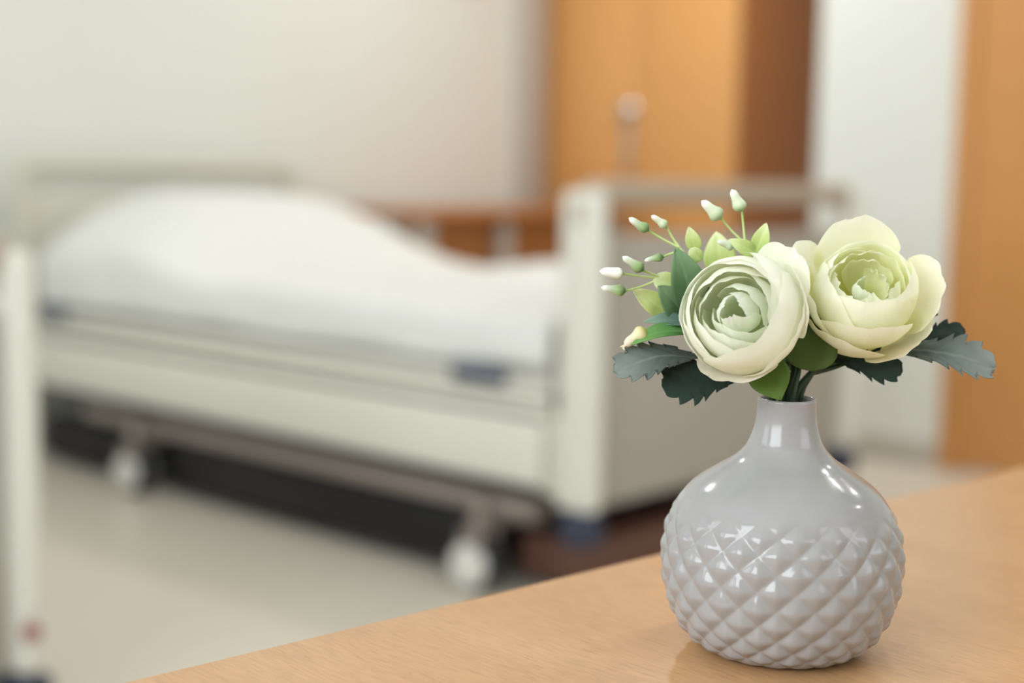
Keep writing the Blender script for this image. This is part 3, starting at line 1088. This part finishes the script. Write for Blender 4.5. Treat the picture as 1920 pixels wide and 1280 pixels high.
s2 = spray('middle left bud spray with three white buds pointing outwards', [
    (inside(-.005, .002) + [q(1430, 680, .9), q(1340, 600, 1.4), q(1262, 540, 1), q(1240, 522, .8)], .0011, .0005)],
    [((1167, 481), (1206, 507), .0045, 'bud', .5, (1242, 522), .8),
     ((1124, 508), (1169, 513), .0044, 'bud_w', .3, (1237, 521), .8),
     ((1127, 539), (1173, 545), .0042, 'bud', .6, (1238, 522), .8)],
    [((1275, 545), (1226, 522), .0082, TOCAM + UP * .3, 'leaf_pale', 'round', .9, .7, dict(fold=.25, bend=.08)),
     ((1258, 590), (1187, 543), .0086, TOCAM + UP * .2, 'leaf_pale', 'ovate', 1.2, 1.0, dict(fold=.2, bend=.05)),
     ((1294, 596), (1234, 536), .0115, TOCAM + RIGHT * .2, 'leaf', 'ovate', .7, .4, dict(fold=.4, bend=.05))], 0)
s3 = spray('top bud spray rising behind the left flower with three buds', [
    (inside(-.001, .004) + [q(1470, 690, 1.6), q(1440, 600, 2.2), q(1412, 500, 1.4), q(1396, 456, 1)], .0011, .0005)],
    [((1315, 376), (1352, 409), .0054, 'bud_p', .8, (1392, 452), 1),
     ((1372, 355), (1391, 395), .0052, 'bud_p', .9, (1397, 456), 1),
     ((1345, 452), (1376, 462), .0040, 'bud_p', 1.4, (1398, 470), 1.2)],
    [((1416, 474), (1367, 449), .0056, TOCAM, 'leaf_pale', 'ovate', 1, .8, dict(fold=.25, bend=.05)),
     ((1418, 478), (1437, 418), .0066, TOCAM, 'leaf_pale', 'ovate', 1, .8, dict(fold=.25, bend=.05)),
     ((1355, 520), (1343, 434), .0120, TOCAM, 'leaf_pale', 'ovate', 2.4, 2.6, dict(fold=.2, bend=.08))], 0)
s4 = spray('lower left bud spray with a ragged cream bud above the grey leaf', [
    (inside(-.003, -.001) + [q(1430, 690, .4), q(1360, 640, .9), q(1290, 622, .3), q(1226, 618, -.1)], .0011, .0005)],
    [((1170, 648), (1212, 618), .0062, 'bud_y', -.2, (1234, 618), -.1)],
    [((1302, 606), (1207, 603), .0068, TOCAM * .7 + UP * .7, 'leaf_b', 'lance', .3, .1, dict(fold=.25, bend=.06)),
     ((1300, 626), (1184, 646), .0078, TOCAM * .6 + UP * .8, 'leaf_bright', 'lance', 0, -.5, dict(fold=.3, bend=.14))], 0)
for k in range(3):
    bb = q(1184, 640, -.25)
    stalk(s4, [bb, q(1174 - k * 2, 646 + k * 2, -.3), q(1163 + k * 4, 650 + k * 3, -.3 - k * .05)], .0007, .0002, MF['bud_y'], 'bud_wisp', n=6, seg=4)
# plain dark stems rising beside each other from the mouth, seen between the two flowers
s5 = root_at('stem_bunch', 'bunch of bare dark green stems crowded in the mouth of the vase', 'stems')
for (dx, dy, pts) in [(-.0055, 0, [q(1444, 700, .2), q(1452, 668, .3), q(1445, 650, .6)]), (.0, .002, [q(1488, 690, .2), q(1468, 650, .5), q(1440, 610, 1)]),
                      (.001, -.004, [q(1497, 690, .0), q(1493, 650, .4), q(1488, 600, 1)]), (.005, .002, [q(1518, 706, .3), q(1535, 688, .6), q(1575, 678, 1)]),
                      (-.002, .005, [q(1472, 700, .6), q(1480, 660, .9), q(1478, 620, 1.4)])]:
    stalk(s5, inside(dx, dy) + pts, .0012, .0011, MF['stem'])
leaf(s5, q(1492, 700, 1.2), q(1470, 640, 1.6), .006, TOCAM, MF['leaf_bright'], fold=.2, shape='lance', seed=30)

bpy.context.view_layer.update()
